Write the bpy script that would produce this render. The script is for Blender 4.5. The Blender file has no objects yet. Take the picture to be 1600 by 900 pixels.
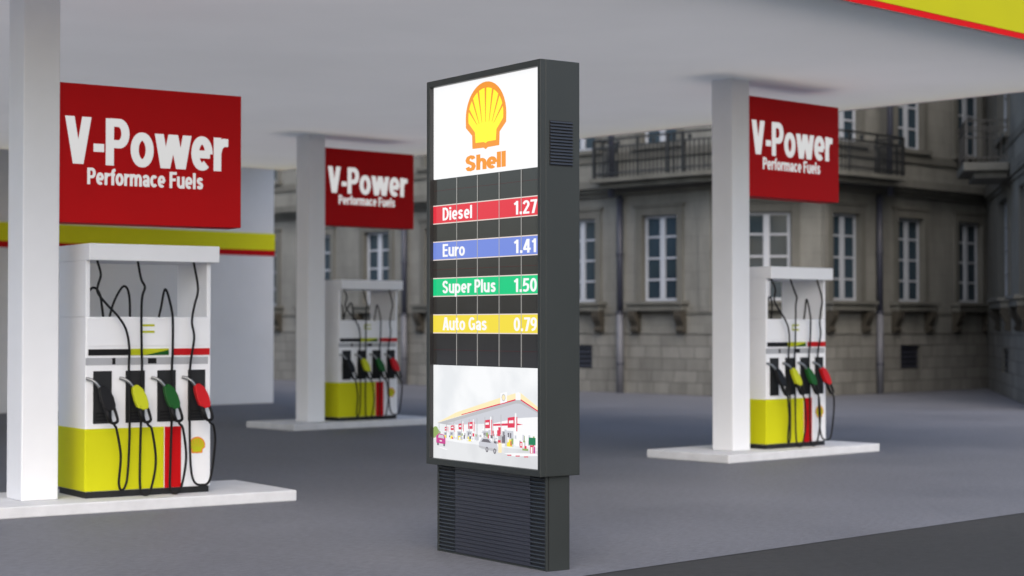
import bpy, bmesh, math, random
from math import sin, cos, pi, radians
from mathutils import Vector, Matrix
random.seed(4)
S = bpy.context.scene
COL = S.collection

# ------------------------------------------------------------------ camera, sky, sun, exposure
cam = bpy.data.cameras.new('camera')
cam.sensor_width = 36.0
cam.lens = 61.64
cam.clip_start = 0.1
cam.clip_end = 2000
cam.dof.use_dof = True
cam.dof.focus_distance = 11.9
cam.dof.aperture_fstop = 1.75
camo = bpy.data.objects.new('camera', cam)
camo.location = (0, 0, 1.6745)
camo.rotation_euler = (pi/2 + 0.021, 0, 0.8039 - pi/2)
COL.objects.link(camo)
S.camera = camo

SUN_EL, SUN_AZ = radians(42), radians(230)      # azimuth measured from +X towards +Y: the sun stands behind the camera
world = bpy.data.worlds.new('World')
S.world = world
world.use_nodes = True
wn = world.node_tree.nodes
sky = wn.new('ShaderNodeTexSky')
sky.sky_type = 'NISHITA'
sky.sun_disc = False
sky.sun_elevation = SUN_EL
sky.sun_rotation = pi/2 - SUN_AZ
sky.air_density = 1.0
sky.dust_density = 3.5
sky.ozone_density = 1.0
world.node_tree.links.new(sky.outputs[0], wn['Background'].inputs[0])
wn['Background'].inputs[1].default_value = 0.15

sun = bpy.data.lights.new('sun', 'SUN')
sun.energy = 0.5
sun.angle = radians(50)
sun.color = (1.0, 0.975, 0.95)
suno = bpy.data.objects.new('sun', sun)
d = Vector((cos(SUN_AZ)*cos(SUN_EL), sin(SUN_AZ)*cos(SUN_EL), sin(SUN_EL)))
suno.rotation_euler = d.to_track_quat('Z', 'Y').to_euler()
COL.objects.link(suno)

S.view_settings.view_transform = 'Standard'
S.view_settings.look = 'None'
S.view_settings.gamma = 1.0
S.view_settings.use_curve_mapping = False
S.view_settings.exposure = 0.9
EMIT = 2**-0.9

# ------------------------------------------------------------------ materials
def mat(name, col, rough=0.6, vary=0.06, scale=3.0, bump=0.0, bscale=60.0, metallic=0.0, spec=0.5, coat=0.0):
    m = bpy.data.materials.new(name); m.use_nodes = True
    nt = m.node_tree; n = nt.nodes; L = nt.links.new
    b = n['Principled BSDF']
    b.inputs['Roughness'].default_value = rough
    b.inputs['Metallic'].default_value = metallic
    b.inputs['Specular IOR Level'].default_value = spec
    if coat: b.inputs['Coat Weight'].default_value = coat
    tc = n.new('ShaderNodeTexCoord')
    no = n.new('ShaderNodeTexNoise'); no.inputs['Scale'].default_value = scale
    no.inputs['Detail'].default_value = 6; no.inputs['Roughness'].default_value = 0.6
    L(tc.outputs['Object'], no.inputs['Vector'])
    mr = n.new('ShaderNodeMapRange')
    mr.inputs[1].default_value = 0.25; mr.inputs[2].default_value = 0.75
    mr.inputs[3].default_value = 1-vary; mr.inputs[4].default_value = 1+vary
    L(no.outputs['Fac'], mr.inputs[0])
    mx = n.new('ShaderNodeMix'); mx.data_type = 'RGBA'; mx.blend_type = 'MULTIPLY'
    mx.inputs[0].default_value = 1.0
    mx.inputs[6].default_value = (*col, 1)
    L(mr.outputs[0], mx.inputs[7])
    L(mx.outputs[2], b.inputs['Base Color'])
    mr2 = n.new('ShaderNodeMapRange')
    mr2.inputs[3].default_value = max(0.02, rough-0.08); mr2.inputs[4].default_value = min(1, rough+0.08)
    L(no.outputs['Fac'], mr2.inputs[0]); L(mr2.outputs[0], b.inputs['Roughness'])
    if bump:
        n2 = n.new('ShaderNodeTexNoise'); n2.inputs['Scale'].default_value = bscale; n2.inputs['Detail'].default_value = 8
        L(tc.outputs['Object'], n2.inputs['Vector'])
        bp = n.new('ShaderNodeBump'); bp.inputs['Strength'].default_value = bump; bp.inputs['Distance'].default_value = 0.01
        L(n2.outputs['Fac'], bp.inputs['Height']); L(bp.outputs[0], b.inputs['Normal'])
    return m

def emit(name, col, strength=1.0, cloudy=None):
    """a backlit sign face: gives off light behind a glossy sheet"""
    m = bpy.data.materials.new(name); m.use_nodes = True
    nt = m.node_tree; n = nt.nodes; L = nt.links.new
    b = n['Principled BSDF']
    b.inputs['Base Color'].default_value = (*[c*0.06 for c in col], 1)
    b.inputs['Roughness'].default_value = 0.15
    b.inputs['Emission Color'].default_value = (*col, 1)
    b.inputs['Emission Strength'].default_value = strength*EMIT
    if cloudy:
        tc = n.new('ShaderNodeTexCoord'); no = n.new('ShaderNodeTexNoise')
        no.inputs['Scale'].default_value = 2.2; no.inputs['Detail'].default_value = 5
        L(tc.outputs['Object'], no.inputs['Vector'])
        cr = n.new('ShaderNodeValToRGB')
        cr.color_ramp.elements[0].position = 0.35; cr.color_ramp.elements[0].color = (*cloudy, 1)
        cr.color_ramp.elements[1].position = 0.55; cr.color_ramp.elements[1].color = (*col, 1)
        L(no.outputs['Fac'], cr.inputs[0]); L(cr.outputs[0], b.inputs['Emission Color'])
    return m

def stone_mat(name, col, bw, bh, mortar, bump, vary, mcol=0.6, off=0.5):
    m = bpy.data.materials.new(name); m.use_nodes = True
    nt = m.node_tree; n = nt.nodes; L = nt.links.new
    b = n['Principled BSDF']; b.inputs['Roughness'].default_value = 0.88
    b.inputs['Specular IOR Level'].default_value = 0.25
    g = n.new('ShaderNodeNewGeometry'); sp = n.new('ShaderNodeSeparateXYZ'); L(g.outputs['Position'], sp.inputs[0])
    ad = n.new('ShaderNodeMath'); ad.operation = 'ADD'; L(sp.outputs[0], ad.inputs[0]); L(sp.outputs[1], ad.inputs[1])
    # rows of unequal height: bend z a little, and shift the joints with noise per row
    nz = n.new('ShaderNodeTexNoise'); nz.inputs['Scale'].default_value = 0.9; L(g.outputs['Position'], nz.inputs['Vector'])
    mm = n.new('ShaderNodeMath'); mm.operation = 'MULTIPLY_ADD'; mm.inputs[1].default_value = 0.25; L(nz.outputs['Fac'], mm.inputs[0]); L(ad.outputs[0], mm.inputs[2])
    cb = n.new('ShaderNodeCombineXYZ'); L(mm.outputs[0], cb.inputs[0]); L(sp.outputs[2], cb.inputs[1])
    br = n.new('ShaderNodeTexBrick'); L(cb.outputs[0], br.inputs['Vector'])
    br.offset = off; br.squash = 0.72; br.squash_frequency = 3; br.offset_frequency = 2
    br.inputs['Scale'].default_value = 1.0
    br.inputs['Mortar Size'].default_value = mortar; br.inputs['Mortar Smooth'].default_value = 0.3
    br.inputs['Brick Width'].default_value = bw; br.inputs['Row Height'].default_value = bh
    br.inputs['Color1'].default_value = (*[c*(1-vary) for c in col], 1)
    br.inputs['Color2'].default_value = (*[c*(1+vary) for c in col], 1)
    br.inputs['Mortar'].default_value = (*[c*mcol for c in col], 1)
    br.inputs['Bias'].default_value = 0.0
    no = n.new('ShaderNodeTexNoise'); no.inputs['Scale'].default_value = 1.6; no.inputs['Detail'].default_value = 9; no.inputs['Roughness'].default_value = 0.68
    mp = n.new('ShaderNodeMapping'); mp.inputs['Scale'].default_value = (1, 1, 0.35); L(g.outputs['Position'], mp.inputs[0]); L(mp.outputs[0], no.inputs['Vector'])
    mr = n.new('ShaderNodeMapRange'); mr.inputs[1].default_value = 0.3; mr.inputs[2].default_value = 0.7; mr.inputs[3].default_value = 0.70; mr.inputs[4].default_value = 1.12
    L(no.outputs['Fac'], mr.inputs[0])
    mx = n.new('ShaderNodeMix'); mx.data_type = 'RGBA'; mx.blend_type = 'MULTIPLY'; mx.inputs[0].default_value = 1
    L(br.outputs['Color'], mx.inputs[6]); L(mr.outputs[0], mx.inputs[7]); L(mx.outputs[2], b.inputs['Base Color'])
    n2 = n.new('ShaderNodeTexNoise'); n2.inputs['Scale'].default_value = 25; n2.inputs['Detail'].default_value = 7; L(g.outputs['Position'], n2.inputs['Vector'])
    su = n.new('ShaderNodeMath'); su.operation = 'MULTIPLY_ADD'; su.inputs[1].default_value = -1.4; L(br.outputs['Fac'], su.inputs[0]); L(n2.outputs['Fac'], su.inputs[2])
    bp = n.new('ShaderNodeBump'); bp.inputs['Strength'].default_value = bump; bp.inputs['Distance'].default_value = 0.02
    L(su.outputs[0], bp.inputs['Height']); L(bp.outputs[0], b.inputs['Normal'])
    return m

def ground_mat(name, c1, c2, rough, streak, bump):
    m = bpy.data.materials.new(name); m.use_nodes = True
    nt = m.node_tree; n = nt.nodes; L = nt.links.new
    b = n['Principled BSDF']; b.inputs['Specular IOR Level'].default_value = 0.35
    g = n.new('ShaderNodeNewGeometry')
    mp = n.new('ShaderNodeMapping'); mp.inputs['Rotation'].default_value = (0, 0, 0.79); mp.inputs['Scale'].default_value = (1.0, streak, 1); L(g.outputs['Position'], mp.inputs[0])
    fine = n.new('ShaderNodeTexNoise'); fine.inputs['Scale'].default_value = 11; fine.inputs['Detail'].default_value = 10; fine.inputs['Roughness'].default_value = 0.75; L(mp.outputs[0], fine.inputs['Vector'])
    big = n.new('ShaderNodeTexNoise'); big.inputs['Scale'].default_value = 0.35; big.inputs['Detail'].default_value = 7; big.inputs['Roughness'].default_value = 0.6; L(g.outputs['Position'], big.inputs['Vector'])
    ad = n.new('ShaderNodeMix'); ad.inputs[0].default_value = 0.30; L(fine.outputs['Fac'], ad.inputs[2]); L(big.outputs['Fac'], ad.inputs[3])
    cr = n.new('ShaderNodeValToRGB'); cr.color_ramp.elements[0].position = 0.37; cr.color_ramp.elements[1].position = 0.63
    cr.color_ramp.elements[0].color = (*c1, 1); cr.color_ramp.elements[1].color = (*c2, 1)
    L(ad.outputs[0], cr.inputs[0]); L(cr.outputs[0], b.inputs['Base Color'])
    mr = n.new('ShaderNodeMapRange'); mr.inputs[3].default_value = rough-0.1; mr.inputs[4].default_value = rough+0.12; L(big.outputs['Fac'], mr.inputs[0]); L(mr.outputs[0], b.inputs['Roughness'])
    bp = n.new('ShaderNodeBump'); bp.inputs['Strength'].default_value = bump; bp.inputs['Distance'].default_value = 0.006
    L(fine.outputs['Fac'], bp.inputs['Height']); L(bp.outputs[0], b.inputs['Normal'])
    return m

def ceiling_mat():
    """roof sheet made light-passing to brighten the underside: daylight soaks through it"""
    m = bpy.data.materials.new('translucent roof sheet'); m.use_nodes = True
    nt = m.node_tree; n = nt.nodes; L = nt.links.new
    n.remove(n['Principled BSDF'])
    out = n['Material Output']
    g = n.new('ShaderNodeNewGeometry'); no = n.new('ShaderNodeTexNoise'); no.inputs['Scale'].default_value = 0.5; no.inputs['Detail'].default_value = 6
    L(g.outputs['Position'], no.inputs['Vector'])
    cr = n.new('ShaderNodeValToRGB'); cr.color_ramp.elements[0].position = 0.3; cr.color_ramp.elements[1].position = 0.7
    cr.color_ramp.elements[0].color = (0.77, 0.765, 0.735, 1); cr.color_ramp.elements[1].color = (0.82, 0.815, 0.785, 1)
    L(no.outputs['Fac'], cr.inputs[0])
    df = n.new('ShaderNodeBsdfDiffuse'); tr = n.new('ShaderNodeBsdfTranslucent')
    L(cr.outputs[0], df.inputs[0]); L(cr.outputs[0], tr.inputs[0])
    ms = n.new('ShaderNodeMixShader'); ms.inputs[0].default_value = ROOF_T
    L(df.outputs[0], ms.inputs[1]); L(tr.outputs[0], ms.inputs[2]); L(ms.outputs[0], out.inputs[0])
    return m
ROOF_T = 0.22  # translucency added so daylight brightens the ceiling and what stands below

M = dict(
    white=mat('white painted steel', (0.78, 0.79, 0.81), 0.42, 0.03, 2.0, 0.04, 140),
    islandc=mat('pale painted concrete', (0.60, 0.61, 0.63), 0.75, 0.09, 5.0, 0.25, 90),
    kioskw=mat('white render', (0.72, 0.73, 0.75), 0.7, 0.04, 1.2, 0.15, 80),
    greyp=mat('grey plastic', (0.36, 0.37, 0.39), 0.45, 0.05, 8),
    red=mat('red sheet', (0.50, 0.004, 0.006), 0.6, 0.05, 1.5, spec=0.12),
    yellow=mat('yellow sheet', (0.56, 0.56, 0.01), 0.6, 0.04, 1.5, spec=0.1),
    green=mat('green plastic', (0.006, 0.075, 0.010), 0.5, 0.05, 8, spec=0.2),
    nyel=mat('yellow plastic', (0.44, 0.47, 0.01), 0.5, 0.04, 8, spec=0.2),
    nred=mat('red plastic', (0.46, 0.005, 0.008), 0.5, 0.04, 8, spec=0.2),
    black=mat('black plastic', (0.006, 0.006, 0.007), 0.55, 0.1, 12, spec=0.2),
    rubber=mat('black rubber', (0.007, 0.007, 0.008), 0.6, 0.1, 30, spec=0.2),
    holster=mat('dark holster', (0.018, 0.019, 0.021), 0.6, 0.1, 12, spec=0.2),
    steel=mat('spout steel', (0.26, 0.27, 0.28), 0.35, 0.05, 20, metallic=1.0),
    letter=mat('white lettering', (0.82, 0.82, 0.83), 0.4, 0.02, 3),
    orange=mat('orange paint', (0.75, 0.25, 0.02), 0.4, 0.03, 3),
    cab=mat('dark grey powder coat', (0.020, 0.0235, 0.0225), 0.42, 0.05, 2.5, 0.05, 220),
    cabbase=mat('dark louvre steel', (0.015, 0.018, 0.024), 0.35, 0.08, 4, 0.04, 200),
    cabmid=mat('blue grey foot panel', (0.022, 0.024, 0.036), 0.3, 0.06, 3),
    cabgap=mat('louvre gap', (0.006, 0.006, 0.007), 0.6, 0.0, 4),
    reveal=mat('glossy black reveal', (0.02, 0.02, 0.022), 0.12, 0.05, 4),
    dglass=mat('dark sign glass', (0.035, 0.035, 0.034), 0.08, 0.05, 2, spec=0.6),
    iron=mat('black wrought iron', (0.012, 0.013, 0.014), 0.5, 0.1, 20),
    pipe=mat('blue grey downpipe', (0.028, 0.032, 0.05), 0.5, 0.15, 3),
    pipelow=mat('grey cast iron pipe foot', (0.10, 0.105, 0.125), 0.6, 0.15, 3),
    winframe=mat('white window paint', (0.34, 0.37, 0.42), 0.5, 0.05, 5),
    glass=mat('dark window glass', (0.024, 0.040, 0.056), 0.06, 0.35, 0.7, spec=0.25),
    grate=mat('dark cellar grate', (0.012, 0.013, 0.018), 0.6, 0.1, 5),
    rubble=stone_mat('rubble stone', (0.166, 0.167, 0.157), 0.72, 0.29, 0.012, 0.55, 0.14, 0.55),
    ashlar=stone_mat('ashlar stone', (0.164, 0.167, 0.156), 1.15, 0.42, 0.006, 0.3, 0.05, 0.78),
    trim=stone_mat('weathered trim stone', (0.112, 0.113, 0.103), 1.6, 5.0, 0.004, 0.35, 0.05, 0.8),
    soot=stone_mat('sooty bracket stone', (0.045, 0.041, 0.033), 3.0, 3.0, 0.001, 0.5, 0.05, 0.8),
    slate=mat('roof slate', (0.06, 0.065, 0.075), 0.6, 0.15, 4, 0.3, 30),
    apron=ground_mat('grey forecourt paving', (0.080, 0.085, 0.099), (0.166, 0.173, 0.198), 0.62, 3.6, 0.9),
    road=ground_mat('dark asphalt', (0.020, 0.021, 0.022), (0.036, 0.037, 0.038), 0.8, 1.0, 0.6),
    ewhite=emit('backlit white face', (0.93, 0.93, 0.94), 1.0),
    eorange=emit('backlit orange', (0.87, 0.30, 0.018), 1.0),
    eyellow=emit('backlit yellow', (1.0, 0.93, 0.02), 1.0),
    erow_red=emit('backlit red strip', (0.74, 0.028, 0.05), 1.0),
    erow_blue=emit('backlit blue strip', (0.17, 0.25, 0.70), 1.0),
    erow_green=emit('backlit green strip', (0.008, 0.58, 0.22), 1.0),
    erow_yellow=emit('backlit amber strip', (0.87, 0.70, 0.06), 1.0),
    dimred=emit('dim red line', (0.10, 0.012, 0.014), 1.0),
    eedge=emit('backlit pale edge', (0.86, 0.74, 0.68), 0.9),
    eline=emit('pale grid line', (0.50, 0.49, 0.47), 0.8),
    psky=emit('poster sky', (0.90, 0.91, 0.92), 1.0, (0.77, 0.79, 0.81)),
    pground=emit('poster ground', (0.76, 0.77, 0.785), 1.0, (0.66, 0.67, 0.69)),
    pgrey=emit('poster grey', (0.50, 0.50, 0.52), 1.0),
    pdark=emit('poster dark', (0.16, 0.15, 0.17), 1.0),
    pyel=emit('poster yellow', (0.92, 0.78, 0.08), 1.0),
    pcream=emit('poster cream', (0.96, 0.82, 0.50), 1.0),
    pred=emit('poster red', (0.72, 0.05, 0.10), 1.0),
    ppink=emit('poster pink', (0.58, 0.07, 0.28), 1.0),
    psilver=emit('poster silver', (0.60, 0.61, 0.66), 1.0),
    pgreen=emit('poster green', (0.02, 0.22, 0.10), 1.0),
    pbush=emit('poster bush', (0.30, 0.42, 0.14), 1.0),
    pwhite=emit('poster white', (0.92, 0.92, 0.93), 1.0),
)
M['fyel'] = mat('fascia yellow', (0.40, 0.40, 0.008), 0.6, 0.04, 1.5, spec=0.1)
M['byel'] = mat('bright yellow band', (0.74, 0.72, 0.02), 0.6, 0.04, 1.5, spec=0.1)
M['lit'] = emit('backlit white lettering', (0.80, 0.79, 0.79), 0.75)
M['ceiling'] = ceiling_mat()

# ------------------------------------------------------------------ mesh helpers
class MB:
    """collects shapes with material slots, then links them as ONE mesh object"""
    def __init__(s): s.bm = bmesh.new(); s.mats = []
    def slot(s, m):
        if m is None: return 0
        if m not in s.mats: s.mats.append(m)
        return s.mats.index(m)
    def box(s, x0, x1, y0, y1, z0, z1, m=None, bev=0.0, seg=2):
        bm = bmesh.new()
        bmesh.ops.create_cube(bm, size=1)
        for v in bm.verts:
            v.co = Vector(((x0+x1)/2 + v.co.x*(x1-x0), (y0+y1)/2 + v.co.y*(y1-y0), (z0+z1)/2 + v.co.z*(z1-z0)))
        if bev: bmesh.ops.bevel(bm, geom=bm.edges[:], offset=bev, segments=seg, affect='EDGES', profile=0.5)
        s.merge(bm, m); return s
    def prism(s, pts, extr, m=None, bev=0.0):
        """polygon pts (3-D, planar) swept along vector extr"""
        bm = bmesh.new(); e = Vector(extr)
        a = [bm.verts.new(p) for p in pts]; b = [bm.verts.new(Vector(p)+e) for p in pts]
        n = len(pts)
        bm.faces.new(a[::-1]); bm.faces.new(b)
        for i in range(n): bm.faces.new((a[i], a[(i+1) % n], b[(i+1) % n], b[i]))
        bmesh.ops.recalc_face_normals(bm, faces=bm.faces[:])
        if bev: bmesh.ops.bevel(bm, geom=bm.edges[:], offset=bev, segments=2, affect='EDGES', profile=0.5)
        s.merge(bm, m); return s
    def tube(s, pts, r, m=None, n=8, cap=True):
        bm = bmesh.new(); pts = [Vector(p) for p in pts]; rings = []
        prev = None
        for i, p in enumerate(pts):
            t = (pts[min(i+1, len(pts)-1)] - pts[max(i-1, 0)]).normalized()
            u = t.orthogonal().normalized() if prev is None else (prev - t*prev.dot(t)).normalized()
            prev = u; w = t.cross(u)
            rr = r[i] if isinstance(r, (list, tuple)) else r
            rings.append([bm.verts.new(p + (u*cos(2*pi*k/n) + w*sin(2*pi*k/n))*rr) for k in range(n)])
        for a, b in zip(rings, rings[1:]):
            for k in range(n):
                f = bm.faces.new((a[k], a[(k+1) % n], b[(k+1) % n], b[k])); f.smooth = True
        if cap: bm.faces.new(rings[0][::-1]); bm.faces.new(rings[-1])
        bmesh.ops.recalc_face_normals(bm, faces=bm.faces[:])
        s.merge(bm, m); return s
    def face(s, pts, m=None):
        k = s.slot(m)
        f = s.bm.faces.new([s.bm.verts.new(p) for p in pts]); f.material_index = k; return s
    def merge(s, bm, m):
        k = s.slot(m)
        for f in bm.faces: f.material_index = k
        me = bpy.data.meshes.new('tmp'); bm.to_mesh(me); bm.free(); s.bm.from_mesh(me); bpy.data.meshes.remove(me)
    def build(s, name, m=None, parent=None, xf=None):
        if xf is not None: s.bm.transform(xf)
        me = bpy.data.meshes.new(name); s.bm.to_mesh(me); s.bm.free()
        for q in (s.mats or [m]): me.materials.append(q)
        o = bpy.data.objects.new(name, me); COL.objects.link(o)
        if parent is not None: o.parent = parent
        return o

def tag(o, label=None, cat=None, group=None, kind=None):
    if label: o['label'] = label
    if cat: o['category'] = cat
    if group: o['group'] = group
    if kind: o['kind'] = kind
    return o
def thing(name, label, cat, loc=(0, 0, 0), rz=0.0, group=None):
    o = bpy.data.objects.new(name, None); COL.objects.link(o)
    o.location = loc; o.rotation_euler = (0, 0, rz)
    return tag(o, label, cat, group)
def children(o): return [c for c in list(COL.objects) if c.parent == o]
def copy_tree(o, parent=None):
    c = o.copy(); COL.objects.link(c)
    if parent is not None: c.parent = parent
    for ch in children(o): copy_tree(ch, c)
    return c
def crom(pts, n=6):
    """smooth curve through points"""
    P = [Vector(p) for p in pts]; P = [P[0]*2-P[1]] + P + [P[-1]*2-P[-2]]; out = []
    for i in range(1, len(P)-2):
        a, b, c, e = P[i-1:i+3]
        for k in range(n):
            t = k/n
            out.append(0.5*((2*b) + (c-a)*t + (2*a-5*b+4*c-e)*t*t + (3*b-3*c+e-a)*t**3))
    out.append(P[-2]); return out

# ------------------------------------------------------------------ lettering: bold sans drawn with strokes
XH, HW = 0.74, 0.095
def arc(cx, cy, rx, ry, a0, a1, n=14):
    return [(cx+rx*cos(radians(a0+(a1-a0)*i/n)), cy+ry*sin(radians(a0+(a1-a0)*i/n))) for i in range(n+1)]
SC = [(.93, .80), (.80, .95), (.5, 1.0), (.19, .93), (.06, .76), (.17, .60), (.5, .51), (.83, .41), (.95, .24), (.81, .06), (.5, 0), (.19, .05), (.05, .22)]
def ess(w, h): return [(HW+x*(w-2*HW), HW*.85+y*(h-1.7*HW)) for x, y in SC]
def glyph(c):
    """returns strokes and advance; cap height 1. p = path, c = closed path, d = slanted stem cut level at both ends"""
    h = HW; X = XH
    E = lambda cx, w, y0, y1: arc(cx, (y0+y1)/2, w/2-h, (y1-y0)/2-h*.85, 0, 360, 24)[:-1]
    if c == ' ': return [], .26
    if c == '-': return [('p', [(.03, .36), (.29, .36)])], .32
    if c == '.': return [('p', [(h+.02, 0), (h+.02, .2)])], .25
    if c == 'V': return [('d', .12, 1, .31, 0), ('d', .53, 1, .34, 0)], .65
    if c == 'P': return [('p', [(h, 0), (h, 1)]), ('p', [(h, 1-h*.85), (.3, 1-h*.85)] + arc(.32, .69, .16, .31-h*.85, 80, -80, 10) + [(.3, .38+h*.85), (h, .38+h*.85)])], .60
    if c == 'o': return [('c', E(.285, .57, 0, X))], .60
    if c == 'e': return [('p', arc(.275, X/2, .275-h, X/2-h*.85, -2, 308, 22)), ('p', [(h, X/2-.02), (.55-h*.7, X/2-.02)])], .57
    if c == 'w': return [('d', .10, X, .25, 0), ('d', .45, X, .27, 0), ('d', .47, X, .65, 0), ('d', .82, X, .67, 0)], .92
    if c == 'r': return [('p', [(h, 0), (h, X)]), ('p', [(h, .40), (.15, .57), (.26, .635), (.38, .635)])], .39
    if c == 'f': return [('p', [(.17, 0), (.17, .74), (.19, .86), (.25, .92), (.36, .92)]), ('p', [(.0, .65), (.34, .65)])], .36
    if c == 'm': return [('p', [(h, 0), (h, X)]), ('p', [(h, .42)] + arc(.27, .44, .155, .22, 150, 0, 8) + [(.425, 0)]), ('p', [(.425, .42)] + arc(.60, .44, .155, .22, 150, 0, 8) + [(.755, 0)])], .88
    if c == 'h': return [('p', [(h, 0), (h, 1)]), ('p', [(h, .42)] + arc(.28, .43, .175, .22, 150, 0, 8) + [(.455, 0)])], .58
    if c == 'a': return [('c', E(.26, .46, 0, .45)), ('p', [(.06, .55)] + arc(.26, .46, .165, .195, 135, 0, 8) + [(.425, 0)])], .55
    if c == 'c': return [('p', arc(.28, X/2, .28-h, X/2-h*.85, 42, 318, 20))], .54
    if c == 'F': return [('p', [(h, 0), (h, 1)]), ('p', [(h, 1-h*.85), (.52, 1-h*.85)]), ('p', [(h, .52), (.46, .52)])], .54
    if c == 'E': return [('p', [(h, 0), (h, 1)]), ('p', [(h, 1-h*.85), (.52, 1-h*.85)]), ('p', [(h, .52), (.48, .52)]), ('p', [(h, h*.85), (.52, h*.85)])], .57
    if c == 'u': return [('p', [(h, X), (h, .30)] + arc(.27, .29, .175, .21, 190, 330, 8)), ('p', [(.455, 0), (.455, X)])], .58
    if c == 'l': return [('p', [(h, 0), (h, 1)])], .25
    if c == 'i': return [('p', [(h, 0), (h, X)]), ('p', [(h, .83), (h, 1)])], .25
    if c == 's': return [('p', ess(.50, X))], .53
    if c == 'S': return [('p', ess(.60, 1))], .64
    if c == 'D': return [('p', [(h, 0), (h, 1)]), ('p', [(h, 1-h*.85), (.24, 1-h*.85)] + arc(.25, .5, .27, .5-h*.85, 88, -88, 14) + [(.24, h*.85), (h, h*.85)])], .65
    if c == 'A': return [('d', .30, 1, .1, 0), ('d', .34, 1, .54, 0), ('p', [(.16, .28), (.48, .28)])], .65
    if c == 'G': return [('p', arc(.33, .5, .33-h, .5-h*.85, 45, 345, 20)), ('p', [(.36, .46), (.62, .46)]), ('p', [(.545, .48), (.545, .06)])], .67
    if c == 't': return [('p', [(.16, .95), (.16, .22), (.2, .11), (.34, .08)]), ('p', [(.0, .65), (.33, .65)])], .37
    if c == 'p': return [('p', [(h, -.27), (h, X)]), ('c', E(.29, .55, 0, X))], .60
    if c == '0': return [('c', E(.28, .56, 0, 1))], .60
    if c == '1': return [('p', [(.28, 0), (.28, 1)]), ('p', [(.06, .76), (.24, .88)])], .46
    if c == '2': return [('p', [(.09, .72)] + arc(.28, .70, .18, .21, 150, -35, 12) + [(.12, .10)]), ('p', [(.04, h*.85), (.54, h*.85)])], .59
    if c == '4': return [('p', [(.39, 0), (.39, 1)]), ('d', .36, 1, .09, .30), ('p', [(.02, .27), (.57, .27)])], .60
    if c == '5': return [('p', [(.52, 1-h*.85), (.16, 1-h*.85), (.12, .52), (.30, .58), (.43, .50), (.46, .33), (.40, .15), (.26, .08), (.06, .13)])], .59
    if c == '7': return [('p', [(.03, 1-h*.85), (.56, 1-h*.85)]), ('d', .47, .95, .23, 0)], .57
    if c == '9': return [('c', E(.28, .56, .36, 1)), ('p', [(.465, .66), (.44, .36), (.34, .16), (.12, .08)])], .60
    return [], .3

def text_mb(s, x0, x1, zb, zc, place, m, lift=0.004, stem=None):
    """writes s so that it fills x0..x1 with baseline zb and cap height zc; place(x, z, out) gives the 3-D point"""
    mb = MB(); adv = 0; strokes = []
    for ch in s:
        st, w = glyph(ch)
        for q in st: strokes.append((q, adv))
        adv += w + .015
    adv -= .02
    sx = (x1-x0)/adv; sz = zc-zb; n = 0
    hw = HW if stem is None else stem
    def quadstrip(L, R, closed):
        nonlocal n
        lo = lift + 0.0004*(n % 7); n += 1
        k = len(L)
        P = lambda p: place(x0+p[0]*sx, zb+p[1]*sz, lo)
        vl = [mb.bm.verts.new(P(p)) for p in L]; vr = [mb.bm.verts.new(P(p)) for p in R]
        for i in range(k if closed else k-1):
            j = (i+1) % k
            mb.bm.faces.new((vl[i], vl[j], vr[j], vr[i]))
    for q, a in strokes:
        if q[0] == 'd':
            _, xa, ya, xb, yb = q; w = hw*1.12
            quadstrip([(a+xa-w, ya), (a+xb-w, yb)], [(a+xa+w, ya), (a+xb+w, yb)], False)
        else:
            pts = [Vector((a+p[0], p[1])) for p in q[1]]; cl = q[0] == 'c'; k = len(pts); L = []; R = []
            for i in range(k):
                p0 = pts[(i-1) % k] if (cl or i > 0) else None
                p1 = pts[(i+1) % k] if (cl or i < k-1) else None
                d0 = (pts[i]-p0).normalized() if p0 is not None else None
                d1 = (p1-pts[i]).normalized() if p1 is not None else None
                d0 = d0 or d1; d1 = d1 or d0
                t = (d0+d1).normalized(); nn = Vector((-t.y, t.x)); c = max(.5, nn.dot(Vector((-d0.y, d0.x))))
                # level strokes a little thinner than stems
                w = hw/c*(0.85+0.15*abs(t.y))
                L.append(pts[i]+nn*w); R.append(pts[i]-nn*w)
            quadstrip(L, R, cl)
    mb.mats = [m]
    return mb

# ------------------------------------------------------------------ shell emblem (half-width 1, local height units of the half-width)
def emblem_outline(inner=False):
    if not inner:
        half = [(0, -.91), (.10, -.86), (.66, -.85), (.68, -.475), (.99, -.235)]
        el = [(cos(radians(t)), sin(radians(t))*.97) for t in range(0, 91, 9)]
    else:
        half = [(0, -.735), (.10, -.70), (.50, -.695), (.53, -.40), (.85, -.115)]
        el = [(.86*cos(radians(t)), .03+sin(radians(t))*.77) for t in range(0, 91, 9)]
    r = half + el
    return r + [(-x, z) for x, z in r[::-1] if abs(x) > 1e-6]
def emblem(cx, cz, hw, place, m_edge, m_fill, lift, step, name, parent, xf=None):
    mb = MB()
    mb.face([place(cx+x*hw, cz+z*hw, lift) for x, z in emblem_outline()], m_edge)
    mb.face([place(cx+x*hw, cz+z*hw, lift+step) for x, z in emblem_outline(True)], m_fill)
    for i, t in enumerate((162, 138, 114, 90, 66, 42, 18)):
        ex, ez = .90*cos(radians(t)), .03+.82*sin(radians(t))
        bx, bz = .42*cos(radians(t)), -.24+.06*sin(radians(t))*1.5
        nx, nz = -sin(radians(t)), cos(radians(t))
        w0, w1 = .045, .008
        mb.face([place(cx+(ex+nx*w0)*hw, cz+(ez+nz*w0)*hw, lift+2*step+i*step*.1), place(cx+(ex-nx*w0)*hw, cz+(ez-nz*w0)*hw, lift+2*step+i*step*.1),
                 place(cx+(bx+w1)*hw, cz+bz*hw, lift+2*step+i*step*.1), place(cx+(bx-w1)*hw, cz+bz*hw, lift+2*step+i*step*.1)], m_edge)
    return mb.build(name, None, parent, xf)

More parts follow.
